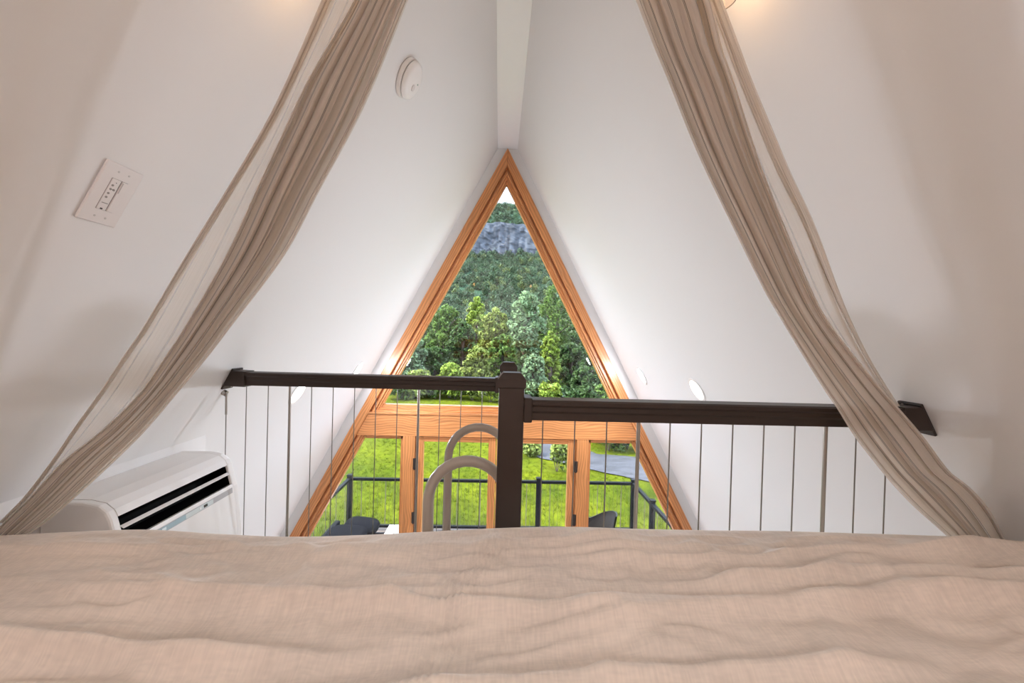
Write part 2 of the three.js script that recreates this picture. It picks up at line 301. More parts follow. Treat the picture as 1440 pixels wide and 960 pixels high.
// ------------------------------------------------------------------ wall fittings
{
  const S = place(thing('fan_control_switch', 'white wall plate with a small fan control keypad and paddle', 'switch'), onSlope(-1, 3.2118, -0.845));
  const pl = (x0, x1, y0, y1, z0, z1, m, n, r = 0.001) => mesh(n, rbox(x0, x1, y0, y1, z0, z1, r), m, S);
  const mat = std(0xe4ddd9, 0.38), grey = std(0x989089, 0.5), dark = std(0x2a2625, 0.5);
  pl(-0.0395, 0.0395, -0.063, 0.063, 0, 0.006, mat, 'plate', 0.0028);
  pl(-0.0172, 0.0168, -0.0338, 0.0338, 0.0056, 0.0064, std(0x8f8782, 0.5), 'gap_line', 0.0003);
  const kp = pl(-0.0165, 0.0015, -0.0333, 0.0333, 0.0058, 0.0078, mat, 'keypad', 0.0008);
  pl(0.0035, 0.0165, -0.0333, 0.0333, 0.0058, 0.0092, mat, 'paddle', 0.0012);
  pl(0.0042, 0.0062, 0.008, 0.031, 0.009, 0.0096, std(0xb9b1ac, 0.4), 'slider', 0.0003);
  for (const [x, y] of [[-0.011, 0.02], [-0.011, 0.0115], [-0.0045, 0.0115], [-0.011, 0.0025], [-0.011, -0.006]]) mesh('button', new THREE.CylinderGeometry(0.0021, 0.0021, 0.0012, 14).rotateX(Math.PI / 2).translate(x, y, 0.0082), grey, kp);
  pl(-0.0085, -0.0065, 0.011, 0.0122, 0.0076, 0.0082, grey, 'mark', 0.0003);
  pl(-0.0135, -0.0005, -0.0195, -0.0178, 0.0076, 0.008, std(0x9a928d, 0.5), 'mark', 0.0003);
  pl(-0.0105, -0.0055, -0.0325, -0.0297, 0.0076, 0.0082, dark, 'sensor', 0.0003);
  mesh('indicator', new THREE.CylinderGeometry(0.0007, 0.0007, 0.001, 8).rotateX(Math.PI / 2).translate(-0.0065, 0.0265, 0.008), dark, S);
  for (const y of [-0.0485, 0.0485]) for (const x of [-0.011, 0.011]) mesh('screw', new THREE.CylinderGeometry(0.0021, 0.0021, 0.001, 12).rotateX(Math.PI / 2).translate(x, y, 0.006), std(0xc9c2bd, 0.35), S);
}
{
  const S = place(thing('smoke_detector', 'round white smoke detector on the sloping wall below the ridge', 'smoke detector'), onSlope(-1, 3.952, -1.63));
  const lathe = (p, n, m) => mesh(n, new THREE.LatheGeometry(p.map(([r, y]) => new THREE.Vector2(r, y)), 48).rotateX(Math.PI / 2), m, S);
  lathe([[0.0, 0], [0.072, 0], [0.073, 0.004], [0.073, 0.016], [0.07, 0.018], [0, 0.018]], 'base', whitePlastic);
  lathe([[0.0, 0.017], [0.066, 0.017], [0.066, 0.02], [0, 0.02]], 'vent_gap', std(0x5d5855, 0.7));
  lathe([[0.0, 0.02], [0.069, 0.02], [0.07, 0.024], [0.066, 0.034], [0.054, 0.041], [0.034, 0.044], [0, 0.045]], 'cover', whitePlastic);
  mesh('test_button', new THREE.CylinderGeometry(0.012, 0.013, 0.004, 24).rotateX(Math.PI / 2).translate(0.0, -0.022, 0.045), std(0xdcd6d2, 0.4), S);
  mesh('indicator', new THREE.SphereGeometry(0.003, 10, 8).translate(0.02, 0.006, 0.0445), std(0x9fb7a8, 0.3), S);
}
const lens = std(0xffffff, 0.4, { emissive: new THREE.Color().setRGB(1, 0.95, 0.88), emissiveIntensity: 2.2 });
for (const [side, y, z, where] of [[-1, 2.672, -3.15, 'on the detector-side slope nearer the glazed gable'], [-1, 2.615, -2.29, 'on the detector-side slope above the bronze rail'], [1, 2.682, -3.17, 'on the plain slope nearer the glazed gable'], [1, 2.687, -2.27, 'on the plain slope above the bronze rail']]) {
  const R = place(thing('recessed_light', 'lit round recessed light ' + where, 'light', undefined, 'recessed slope lights'), onSlope(side, y, z));
  mesh('trim_ring', new THREE.LatheGeometry([[0.058, 0.0], [0.075, 0.0], [0.0755, 0.002], [0.073, 0.005], [0.06, 0.004], [0.058, 0.001]].map(([r, h]) => new THREE.Vector2(r, h)), 40).rotateX(Math.PI / 2), whitePlastic, R);
  mesh('lens', new THREE.CylinderGeometry(0.06, 0.06, 0.003, 40).rotateX(Math.PI / 2).translate(0, 0, 0.002), lens, R);
  const ra = new THREE.RectAreaLight(new THREE.Color().setRGB(0.86, 0.95, 1.1), 320, 0.084, 0.084), m = onSlope(side, y, z, 0.0045);
  ra.position.setFromMatrixPosition(m); ra.lookAt(V(0, 0, 1).transformDirection(m).add(ra.position)); scene.add(ra);
}
{ // unseen downlight added in the ridge strip to brighten the bed
  const R = thing('added_ridge_light', 'added unseen fill downlight in the ridge strip above the bed', 'light', V(XC, TOP, -0.05));
  mesh('trim_ring', new THREE.LatheGeometry([[0.042, 0], [0.056, 0], [0.056, -0.003], [0.044, -0.004]].map(([r, h]) => new THREE.Vector2(r, h)), 36), whitePlastic, R);
  mesh('lens', new THREE.CylinderGeometry(0.044, 0.044, 0.002, 36).translate(0, -0.001, 0), lens, R);
  const sp = new THREE.SpotLight(new THREE.Color().setRGB(0.97, 0.98, 1.03), 1.0, 0, 0.56, 0.9, 2); sp.castShadow = true; sp.shadow.radius = 2;
  sp.position.set(XC, TOP - 0.02, -0.05); sp.target.position.set(XC, 0, -0.05); scene.add(sp, sp.target);
}
const bulbMat = std(0xffe2b0, 0.4, { emissive: new THREE.Color().setRGB(1, 0.62, 0.25), emissiveIntensity: 4 });
for (const [side, y, z, power, label] of [[-1, 3.816, -0.915, 0.018, 'lit glass wall sconce behind the curtain on the switch-side slope'], [1, 3.816, -0.915, 0.018, 'lit glass wall sconce behind the curtain on the plain slope'],
  [-1, 3.5, 1.05, 0.55, 'added unseen fill sconce above the bed head on the switch-side slope'], [1, 3.5, 1.05, 0.55, 'added unseen fill sconce above the bed head on the plain slope']]) {  // second pair is added behind the camera to brighten bed and near walls
  const S = thing('wall_sconce', label, 'lamp', undefined, 'wall sconces');
  const c = V(wallX(side, y), y, z), out = V(-side * CS, -SN, 0);
  const g = new THREE.CylinderGeometry(0.045, 0.048, 0.014, 32).rotateX(Math.PI / 2); g.applyMatrix4(onSlope(side, y, z, 0.008)); mesh('wall_plate', g, steel, S);
  const e = c.clone().addScaledVector(out, z > 0 ? 0.1 : 0.06);
  mesh('arm', tube([c, c.clone().addScaledVector(out, 0.03), e, V(e.x, e.y + 0.02, e.z)], 0.007, 20, 10), steel, S);
  mesh('lamp_holder', new THREE.CylinderGeometry(0.014, 0.018, 0.03, 20).translate(e.x, e.y + 0.012, e.z), steel, S);
  const sh = [[0.014, 0], [0.03, -0.008], [0.04, -0.025], [0.043, -0.05], [0.04, -0.075]].map(([r, h]) => new THREE.Vector2(r, h));
  const gs = mesh('glass_shade', new THREE.LatheGeometry(sh, 36).translate(e.x, e.y + 0.005, e.z), phys({ color: 0xfff4ea, transmission: 1, thickness: 0, roughness: 0.05, side: THREE.DoubleSide }), S);
  mesh('shade_rim', new THREE.TorusGeometry(0.04, 0.0012, 8, 40).rotateX(Math.PI / 2).translate(e.x, e.y - 0.07, e.z), std(0x9a8f86, 0.2), gs);
  mesh('bulb', new THREE.SphereGeometry(0.017, 20, 14).scale(1, 1.3, 1).translate(e.x, e.y - 0.03, e.z), bulbMat, S);
  const p = new THREE.PointLight(new THREE.Color().setRGB(1, z > 0 ? 1.02 : 0.68, z > 0 ? 1.14 : 0.36), power, 0, 2); p.position.set(e.x, e.y - 0.03, e.z); p.castShadow = true; p.shadow.radius = 0.8; scene.add(p);
}

// ------------------------------------------------------------------ bed
const bedX0 = -1.06, bedX1 = 1.1, footZ = -0.86;
{
  const B = thing('bed', 'low wooden bed base hidden beneath the beige duvet', 'bed');
  for (const [n, a] of [['side_rail', [bedX0 + 0.1, bedX0 + 0.13, 2.1, 2.26, footZ + 0.1, 1.2]], ['side_rail', [bedX1 - 0.13, bedX1 - 0.1, 2.1, 2.26, footZ + 0.1, 1.2]], ['foot_board', [bedX0 + 0.13, bedX1 - 0.13, 2.1, 2.26, footZ + 0.1, footZ + 0.13]], ['head_board', [bedX0 + 0.13, bedX1 - 0.13, 2.1, 2.9, 1.2, 1.24]], ['slat_base', [bedX0 + 0.13, bedX1 - 0.13, 2.2, 2.23, footZ + 0.13, 1.2]]]) mesh(n, rbox(...a, 0.004), wood, B);
  for (const x of [bedX0 + 0.13, bedX1 - 0.2]) for (const z of [footZ + 0.13, 1.1]) mesh('leg', rbox(x, x + 0.07, LOFT, 2.12, z, z + 0.07, 0.004), wood, B);
  tag(mesh('mattress', rbox(bedX0 + 0.1, bedX1 - 0.1, 2.26, 2.49, footZ + 0.09, 1.19, 0.04), std(0xe9e4dc, 0.9)), 'thick white mattress lying on the wooden bed base', 'mattress');
}
const rim = [[-1.06, 2.527], [-0.984, 2.5306], [-0.847, 2.5396], [-0.708, 2.5458], [-0.568, 2.5391], [-0.426, 2.5351], [-0.283, 2.54], [-0.138, 2.5493], [0.008, 2.5587], [0.156, 2.5637], [0.305, 2.5613], [0.457, 2.5604], [0.609, 2.561], [0.764, 2.5586], [0.92, 2.5561], [1.079, 2.5505], [1.143, 2.54]];
const wave = (t) => Math.exp(-t * t);
function duvetTop(x, z) {
  let h = splineTab(rim, x) - 0.004;
  const d = z - footZ;                                    // distance from the foot edge towards the head
  const calm = smooth(0.0, 0.07, d);
  const zz = z + 0.05 * (fbm(x * 2.2, z * 2.2, 31) - 0.5);
  const r = (c, slope, amp, wid, x0, x1, bend = 0.02) => amp * wave((zz - c - slope * x - bend * Math.sin(x * 5 + c * 9)) / wid) * smooth(x0 - 0.12, x0 + 0.12, x) * (1 - smooth(x1 - 0.12, x1 + 0.12, x));
  let f = 0;
  f += r(-0.62, 0.02, 0.020, 0.016, -0.6, 0.3) + r(-0.545, -0.03, 0.022, 0.016, -1.2, -0.2) + r(-0.47, 0.02, 0.024, 0.018, -0.5, 0.5);
  f += r(-0.74, -0.02, 0.012, 0.012, 0.15, 1.2) + r(-0.68, 0.02, 0.018, 0.014, 0.3, 1.3) + r(-0.58, -0.03, 0.022, 0.018, 0.1, 1.3) + r(-0.40, 0.03, 0.026, 0.024, -1.2, 1.3);
  f += r(-0.76, 0.04, 0.012, 0.012, -1.1, -0.3) + r(-0.30, 0.0, 0.02, 0.03, -1.2, 1.2) + r(-0.36, -0.06, 0.02, 0.016, -0.9, 0.0);
  // creases: ridged noise, warped so that they run mostly across the bed and meet at angles
  const wx = x + 0.10 * (fbm(x * 3.1, z * 3.1, 51) - 0.45), wz = z + 0.07 * (fbm(x * 2.6, z * 2.6, 57) - 0.45);
  const crease = (u, v, sd) => { const n = Math.abs(2 * noise(u, v, sd) - 1); return Math.exp(-n * n * 14); };
  f += 0.014 * crease(wx * 2.4, wz * 8.5, 71) * fbm(x * 2, z * 4, 72, 2) * 1.6 + 0.008 * crease(wx * 4.6 + wz * 3, wz * 14, 75) * smooth(0.3, 0.6, noise(x * 4, z * 6, 76)) + 0.0055 * crease(wx * 9 - wz * 5, wz * 24 + wx * 3, 79) + 0.004 * crease(wx * 5 + wz * 9, wz * 9 - wx * 4, 83) * smooth(0.4, 0.7, noise(x * 3, z * 5, 85));
  f += 0.034 * (fbm(x * 3, z * 9, 4, 3) - 0.44) + 0.016 * (fbm(x * 9, z * 20, 9, 3) - 0.44) + 0.0022 * (fbm(x * 34, z * 60, 15, 3) - 0.44);
  const xc = 0.0 + (z + 0.8) * -0.28 + 0.012 * Math.sin(z * 22), ds = x - xc;   // gathered pintuck band
  const band = Math.exp(-((ds / 0.032) ** 4));
  f += band * (0.0026 * Math.sin(ds * 2 * Math.PI / 0.0105 + 3 * noise(x * 9, z * 30, 6)) + 0.006 * (noise(x * 30, z * 60, 44) - 0.5));
  return h + calm * f - 0.03 * smooth(0.0, 1, d);
}
{
  const NX = 520, NZ = 400, pos = [], uv = [], idx = [];
  const R = 0.05, drop = 0.2;
  for (let j = 0; j <= NZ; j++) for (let i = 0; i <= NX; i++) {
    // unrolled cloth: the flat top with the foot end and both sides turned down
    const sx = i / NX * (bedX1 - bedX0 + 2 * drop) + bedX0 - drop, t = j / NZ, sz = footZ - drop + (1.2 - footZ + drop) * Math.pow(t, 1.35);
    const over = (s, lo) => s >= lo ? [s, 0] : (() => { const d = lo - s, q = R * Math.PI / 2; return d < q ? [lo - R * Math.sin(d / R), R * (1 - Math.cos(d / R))] : [lo - R, R + d - q]; })();
    const [zz, dz] = over(sz, footZ + R * 0.4); let x = sx, dx = 0;
    if (sx < bedX0 + R) { const [a, b] = over(sx, bedX0 + R); x = a; dx = b; } else if (sx > bedX1 - R) { const [a, b] = over(-sx, -(bedX1 - R)); x = -a; dx = b; }
    const y = duvetTop(x, Math.max(zz, footZ - 0.03)) - dz - dx;
    const rip = (dz > R ? 0.008 * Math.sin(x * 30) * Math.min(1, dz * 8) : 0);
    pos.push(x, y, zz + rip * 0.6); uv.push(sx, sz);
  }
  for (let j = 0; j < NZ; j++) for (let i = 0; i < NX; i++) { const a = j * (NX + 1) + i, b = a + 1, c = a + NX + 1, d = c + 1; idx.push(a, c, b, b, c, d); }
  const g = new THREE.BufferGeometry(); g.setAttribute('position', new THREE.Float32BufferAttribute(pos, 3)); g.setAttribute('uv', new THREE.Float32BufferAttribute(uv, 2)); g.setIndex(idx); g.computeVertexNormals();
  const weave = texture(512, 512, (u, v) => { const k = 0.95 + 0.05 * noise(u * 256, v * 40, 3, 256, 40) + 0.04 * (noise(u * 40, v * 256, 8, 40, 256) - 0.5) + 0.05 * (noise(u * 6, v * 6, 2, 6, 6) - 0.5); return [226 * k, 210 * k, 194 * k]; });
  weave.repeat.set(2, 2);
  tag(mesh('duvet', g, phys({ map: weave, roughness: 0.85, sheen: 0.5, sheenRoughness: 0.5, sheenColor: new THREE.Color(0xe8d8c8), side: THREE.DoubleSide })), 'crumpled beige linen duvet with a gathered band down its middle', 'duvet');
}

// ------------------------------------------------------------------ canopy curtains
const threads = (n, strong) => texture(1024, 64, (u, v) => {
  let k = 0.97 + 0.05 * (noise(u * 400, v * 6, 2, 400, 6) - 0.5);
  for (let i = 0; i < n; i++) for (const o of [0, 0.006]) { const c = (i + 0.25 + 0.5 * hash(i, 3, 9)) / n + o * (hash(i, 5, 2) > 0.35 ? 1 : 0); const d = Math.abs(u - c); if (d < 0.0016) k *= strong; }
  return [224 * k, 210 * k, 194 * k];
});
const gauze = (tex, opacity) => phys({ map: tex, roughness: 1, transmission: 0.55, thickness: 0, opacity, transparent: true, side: THREE.DoubleSide });
const gMain = gauze(threads(13, 0.55), 0.9), gBack = gauze(threads(9, 0.6), 0.75), gSheer = gauze(threads(9, 0.5), 0.46);
const depthTab = [[-330, -0.78], [0, -0.83], [350, -0.88], [700, -0.925], [760, -0.935], [900, -0.955]];
function cloth(name, tab, ka, kb, y0, y1, folds, amp, zShift, ph, mat, parent, grow = [0, 0]) {
  const NU = 110, NV = 130, pos = [], uv = [], idx = [];
  for (let j = 0; j <= NV; j++) {
    const y = y0 + (y1 - y0) * j / NV, za = splineTab(depthTab, y), xa = splineTab(tab, y, ka) + grow[0], xb = splineTab(tab, y, kb) + grow[1];
    const fade = 0.75 + 0.4 * Math.sin(y * 0.006 + ph);
    for (let i = 0; i <= NU; i++) {
      const u = i / NU, w = u + (0.35 / folds) * Math.sin(folds * u * 6.283 + ph + y * 0.0025) * Math.sin(Math.PI * u) ;
      const px = xa + (xb - xa) * w;
      const fold = Math.sin(folds * u * 6.283 + ph * 1.7 + 1.2 * Math.sin(y * 0.004 + u * 3)) + 0.45 * Math.sin(folds * 2.3 * u * 6.283 + ph * 3 - y * 0.003);
      const p = at(px, y, za + zShift + amp * fade * fold + 0.012 * Math.sin(Math.PI * u));
      pos.push(p.x, p.y, p.z); uv.push(u, j / NV * 4);
    }
  }
  for (let j = 0; j < NV; j++) for (let i = 0; i < NU; i++) { const a = j * (NU + 1) + i; idx.push(a, a + NU + 1, a + 1, a + 1, a + NU + 1, a + NU + 2); }
  const g = new THREE.BufferGeometry(); g.setAttribute('position', new THREE.Float32BufferAttribute(pos, 3)); g.setAttribute('uv', new THREE.Float32BufferAttribute(uv, 2)); g.setIndex(idx); g.computeVertexNormals();
  return mesh(name, g, mat, parent);
}
{ // columns: y, outer-left edge, inner line, right edge
  const tl = [[-330, 600, 640, 700], [-160, 522, 566, 640], [0, 452, 497, 574], [110, 404, 434, 530], [175, 372, 403, 500], [267, 318, 360, 450], [358, 262, 318, 401], [462, 200, 258, 323], [500, 174, 233, 294], [550, 141, 198, 252], [603, 103, 145, 207], [647, 73, 90, 163], [700, 32, 40, 105], [735, -2, 4, 64], [755, -18, -14, 36], [800, -56, -50, -6], [880, -120, -110, -70]];
  const C = thing('canopy_curtain', 'sheer beige canopy curtain swept towards the console air conditioner side', 'curtain', undefined, 'bed canopy curtains');
  cloth('main_panel', tl, 2, 3, -330, 880, 4.5, 0.013, 0, 0.4, gMain, C);
  cloth('back_panel', tl, 2, 3, -330, 880, 3.2, 0.010, -0.03, 2.1, gBack, C, [4, -3]);
  cloth('sheer_panel', tl, 1, 2, -330, 735, 1.3, 0.006, -0.022, 1.0, gSheer, C, [0, 22]);
  cloth('hem_edge', tl.map((r) => [r[0], r[1], r[1] + 14 - 7 * smooth(0, 700, r[0])]), 1, 2, -330, 735, 1, 0.004, -0.015, 0.2, gMain, C);
}
{
  const tr = [[-330, 766, 870, 893], [-160, 832, 938, 955], [0, 894, 1000, 1016], [67, 920, 1016, 1041], [110, 938, 1031, 1057], [190, 970, 1056, 1090], [240, 992, 1073, 1111], [316, 1029, 1103, 1146], [411, 1076, 1143, 1181], [450, 1099, 1164, 1197], [503, 1131, 1204, 1223], [557, 1165, 1249, 1256], [571, 1175, 1262, 1266], [614, 1202, 1299, 1300], [664, 1241, 1337, 1337], [683, 1257, 1362, 1362], [714, 1287, 1390, 1390], [755, 1333, 1413, 1413], [800, 1376, 1440, 1440], [880, 1440, 1490, 1490]];
  const C = thing('canopy_curtain', 'sheer beige canopy curtain hanging past the bronze rail end', 'curtain', undefined, 'bed canopy curtains');
  cloth('main_panel', tr, 1, 2, -330, 880, 4.2, 0.013, 0, 1.1, gMain, C);
  cloth('back_panel', tr, 1, 2, -330, 880, 3.1, 0.010, -0.03, 0.3, gBack, C, [4, -3]);
  cloth('sheer_panel', tr, 2, 3, -330, 571, 1.4, 0.006, -0.022, 2.0, gSheer, C, [-20, 0]);
  cloth('hem_edge', tr.map((r) => [r[0], r[3] - 20 + 14 * smooth(250, 520, r[0]), r[3]]), 1, 2, -330, 571, 1.3, 0.005, -0.015, 0.2, gBack, C);
}
{
  const H = thing('canopy_hoop', 'pale hanging hoop carrying both canopy curtains below the ridge', 'canopy hoop');
  const c = at(746, -330, -0.79);
  mesh('hoop', new THREE.TorusGeometry(0.2, 0.006, 8, 48).rotateX(Math.PI / 2).translate(c.x, c.y, c.z), std(0xe4dccf, 0.6), H);
  for (let k = 0; k < 3; k++) { const a = k * 2.094; mesh('cord', rod(V(c.x + 0.2 * Math.cos(a), c.y, c.z + 0.2 * Math.sin(a)), V(c.x, c.y + 0.3, c.z), 0.002, 6), std(0xe4dccf, 0.8), H); }
  mesh('cord', rod(V(c.x, c.y + 0.3, c.z), V(c.x, TOP, c.z), 0.0025, 6), std(0xe4dccf, 0.8), H);
}

// ------------------------------------------------------------------ deck outside
const DECK = -0.25, DZ = -6.78, GROUND = -0.8;
{
  const D = structure(thing('deck', 'weathered boarded deck outside the doors', 'deck')), bm = std(0x5c5249, 0.8), bg = rbox(-2.5, 2.5, DECK - 0.04, DECK, -0.139, 0, 0.004);
  for (let i = 0; i < 21; i++) mesh('deck_board', bg, bm, D).position.z = -3.82 - 0.145 * i;
  for (const z of [-6.75, -3.9]) mesh('joist', box(-2.45, 2.45, GROUND - 0.05, DECK - 0.04, z - 0.05, z + 0.05), bm, D);
}
{
  const D = thing('deck_railing', 'black metal deck railing with thin upright cables', 'railing');
  const yT = 0.6, yB = -0.165, xl = -2.37, xr = 2.3;
  const post = (x, z) => { mesh('post', rbox(x - 0.034, x + 0.034, DECK, yT + 0.03, z - 0.034, z + 0.034, 0.004), blackMetal, D); mesh('post_cap', rbox(x - 0.042, x + 0.042, yT + 0.03, yT + 0.05, z - 0.042, z + 0.042, 0.006), blackMetal, D); };
  const run = (a, b, n) => {
    const d = V().subVectors(b, a), L = d.length(), ang = Math.atan2(-d.z, d.x);
    for (const [y, h] of [[yT, 0.045], [yB, 0.04]]) { const g = rbox(-L / 2, L / 2, y - h, y, -0.028, 0.028, 0.006); g.rotateY(ang); mesh(y > 0 ? 'top_rail' : 'bottom_rail', g.translate((a.x + b.x) / 2, 0, (a.z + b.z) / 2), blackMetal, D); }
    const cg = rod(V(0, yB, 0), V(0, yT - 0.03, 0), 0.0022, 5), bg = rod(V(0, yB, 0), V(0, yT - 0.03, 0), 0.007, 6);
    for (let i = 1; i < n; i++) { const m = mesh(i % 6 === 3 ? 'baluster_rod' : 'cable', i % 6 === 3 ? bg : cg, i % 6 === 3 ? steel : cableMat, D); m.position.copy(a).addScaledVector(d, i / n); }
  };
  const xs = [xl, -0.81, 0.715, xr];
  xs.forEach((x) => post(x, DZ)); [[xl, -5.3], [xl, -3.9], [xr, -5.92], [xr, -3.9]].forEach(([x, z]) => post(x, z));
  for (let i = 0; i < 3; i++) run(V(xs[i], 0, DZ), V(xs[i + 1], 0, DZ), 24);
  run(V(xl, 0, DZ), V(xl, 0, -5.3), 24); run(V(xl, 0, -5.3), V(xl, 0, -3.9), 22); run(V(xr, 0, DZ), V(xr, 0, -5.92), 14); run(V(xr, 0, -5.92), V(xr, 0, -3.9), 30);
}
const pillow = (w, h, d, n = 24) => { const g = new THREE.SphereGeometry(1, n * 2, n); const p = g.attributes.position; for (let i = 0; i < p.count; i++) { const f = (v, e) => Math.sign(v) * Math.abs(v) ** e; p.setXYZ(i, f(p.getX(i), 0.55) * w / 2, f(p.getY(i), 0.75) * h / 2, f(p.getZ(i), 0.75) * d / 2); } g.computeVertexNormals(); return g; };
{
  const S = thing('outdoor_sofa', 'dark outdoor sofa on the deck beside the railing corner', 'sofa');
  const frame = phys({ color: 0x0b0c0e, roughness: 0.7, specularIntensity: 0.2 }), cush = phys({ color: 0x0f1013, roughness: 0.95, specularIntensity: 0.1 });
  const x0 = -2.08, x1 = -1.4, z0 = -5.45, z1 = -4.3;
  mesh('frame', mergeGeometries([rbox(x0, x1, DECK + 0.18, DECK + 0.26, z0, z1, 0.02), rbox(x0, x0 + 0.07, DECK + 0.2, DECK + 0.75, z0, z1, 0.02), rbox(x0, x1, DECK + 0.2, DECK + 0.6, z0, z0 + 0.06, 0.02), rbox(x0, x1, DECK + 0.2, DECK + 0.6, z1 - 0.06, z1, 0.02)]), frame, S);
  for (const [x, z] of [[x0 + 0.04, z0 + 0.04], [x1 - 0.04, z0 + 0.04], [x0 + 0.04, z1 - 0.04], [x1 - 0.04, z1 - 0.04]]) mesh('leg', rod(V(x, DECK, z), V(x, DECK + 0.2, z), 0.02), frame, S);
  mesh('seat_cushion', pillow(0.62, 0.16, 1.02).translate(-1.72, DECK + 0.34, -4.88), cush, S);
  mesh('back_cushion', pillow(0.46, 0.15, 0.44).rotateZ(-0.05).translate(-1.75, 0.545, -4.92), cush, S);
  mesh('back_cushion', pillow(0.42, 0.13, 0.4).rotateZ(-0.12).translate(-1.68, 0.5, -5.28), cush, S);
}
{
  const T = thing('side_table', 'small white square table beside the outdoor sofa', 'table');
  mesh('table_top', rbox(-1.36, -0.86, 0.44, 0.47, -5.4, -4.9, 0.006), std(0xeceae6, 0.4), T);
  for (const x of [-1.32, -0.9]) for (const z of [-5.36, -4.94]) mesh('leg', rbox(x - 0.02, x + 0.02, DECK, 0.44, z - 0.02, z + 0.02, 0.004), std(0xd8d6d2, 0.5), T);
}
{
  const C = thing('wicker_chair', 'dark wicker chair with a flared back on the deck', 'chair');
  const cm = std(0x0d0b0a, 0.7), pos = [], idx = [], N = 40, M = 10, cx = 1.2, cz = -4.95;
  for (const o of [0, 1]) for (let i = 0; i <= N; i++) for (let j = 0; j <= M; j++) {
    const a = -0.35 + i / N * (Math.PI + 0.7), t = j / M, e = Math.abs(Math.cos(a)) ** 1.5;
    const r = 0.16 + t * (0.07 + 0.06 * e) - o * 0.02, h = DECK + 0.38 + t * (0.58 + 0.15 * e);
    pos.push(cx + r * Math.cos(a), h, cz - 0.9 * r * Math.sin(a) * 1);
  }
  const W = M + 1, S = (N + 1) * W;
  for (const o of [0, 1]) for (let i = 0; i < N; i++) for (let j = 0; j < M; j++) { const a = o * S + i * W + j; idx.push(a, a + 1, a + W, a + 1, a + W + 1, a + W); }
  for (let i = 0; i < N; i++) { const a = i * W + M, b = a + S; idx.push(a, b, a + W, a + W, b, b + W); }
  const g = new THREE.BufferGeometry(); g.setAttribute('position', new THREE.Float32BufferAttribute(pos, 3)); g.setIndex(idx); g.computeVertexNormals();
  mesh('back_shell', g, phys({ color: 0x0d0b0a, roughness: 0.65, side: THREE.DoubleSide }), C);
  mesh('seat', pillow(0.36, 0.12, 0.36).translate(cx, DECK + 0.4, cz + 0.02), cm, C);
  for (const x of [-0.12, 0.12]) for (const z of [-0.12, 0.12]) mesh('leg', rod(V(cx + x, DECK + 0.38, cz + z), V(cx + x * 1.2, DECK, cz + z * 1.2), 0.014), blackMetal, C);
}

// ------------------------------------------------------------------ ground, drive, hills
const lawnTex = texture(1024, 1024, (u, v) => {
  const a = noise(u * 9, v * 9, 2, 9, 9), b = noise(u * 40, v * 40, 6, 40, 40), c = noise(u * 200, v * 200, 9, 200, 200), d = noise(u * 90, v * 24, 12, 90, 24);
  const k = 0.66 + 0.24 * a + 0.2 * b + 0.16 * c + 0.16 * d, y = 0.75 * a + 0.4 * d;
  return [58 * k + 22 * y, 73 * k + 10 * y, 8 * k];
});
lawnTex.repeat.set(1 / 9, 1 / 9);
function groundY(x, z) { const d = -z; return GROUND + 0.06 * (fbm(x * 0.15, z * 0.15, 70) - 0.45) * smooth(7, 14, d) + smooth(24, 90, d) * 2.5; }
{
  const N = 90, pos = [], uv = [], idx = [];
  for (let j = 0; j <= N; j++) for (let i = 0; i <= N; i++) { const x = -70 + 140 * i / N, z = 60 - 170 * j / N; pos.push(x, groundY(x, z), z); uv.push(x, z); }
  for (let j = 0; j < N; j++) for (let i = 0; i < N; i++) { const a = j * (N + 1) + i; idx.push(a, a + 1, a + N + 1, a + 1, a + N + 2, a + N + 1); }
  const g = new THREE.BufferGeometry(); g.setAttribute('position', new THREE.Float32BufferAttribute(pos, 3)); g.setAttribute('uv', new THREE.Float32BufferAttribute(uv, 2)); g.setIndex(idx); g.computeVertexNormals();
  structure(mesh('lawn', g, phys({ roughness: 0.95, specularIntensity: 0.1, map: lawnTex, bumpMap: lawnTex, bumpScale: 0.02 })), 'mown bright green lawn around the deck', 'lawn');
  const bl = new THREE.BufferGeometry(); const bp = [];
  for (let k = 0; k < 7; k++) { const a = k * 0.9, r = 0.012 + 0.01 * (k % 3), c = Math.cos(a), s = Math.sin(a); bp.push(c * r - s * 0.004, 0, s * r + c * 0.004, c * r + s * 0.004, 0, s * r - c * 0.004, c * (r + 0.016), 0.028 + 0.008 * (k % 4), s * (r + 0.016)); }
  bl.setAttribute('position', new THREE.Float32BufferAttribute(bp, 3)); bl.computeVertexNormals();
  const n = 42000, im = new THREE.InstancedMesh(bl, phys({ color: 0xffffff, roughness: 0.95, specularIntensity: 0.1, transmission: 0.3, thickness: 0, side: THREE.DoubleSide }), n), m = new THREE.Matrix4(), q = new THREE.Quaternion(), c = new THREE.Color();
  for (let i = 0; i < n; i++) {
    const d = 7 + 17 * rnd() ** 1.2, x = (rnd() - 0.5) * 2 * (d * 0.62), z = -d, s = rr(0.7, 1.5);
    q.setFromAxisAngle(V(0, 1, 0), rnd() * 6.28); m.compose(V(x, groundY(x, z) - 0.01, z), q, V(s, s * rr(0.6, 1), s)); im.setMatrixAt(i, m);
    const k = rr(0.85, 1.1), yl = fbm(x * 0.5, z * 0.5, 5) - 0.3; im.setColorAt(i, c.setRGB((0.04 + 0.03 * yl) * k, 0.062 * k, 0.002 * k));
  }
  im.name = 'grass_blades'; im.userData = { kind: 'stuff', label: 'short green grass blades of the lawn', category: 'grass' }; im.castShadow = im.receiveShadow = true; scene.add(im);
}
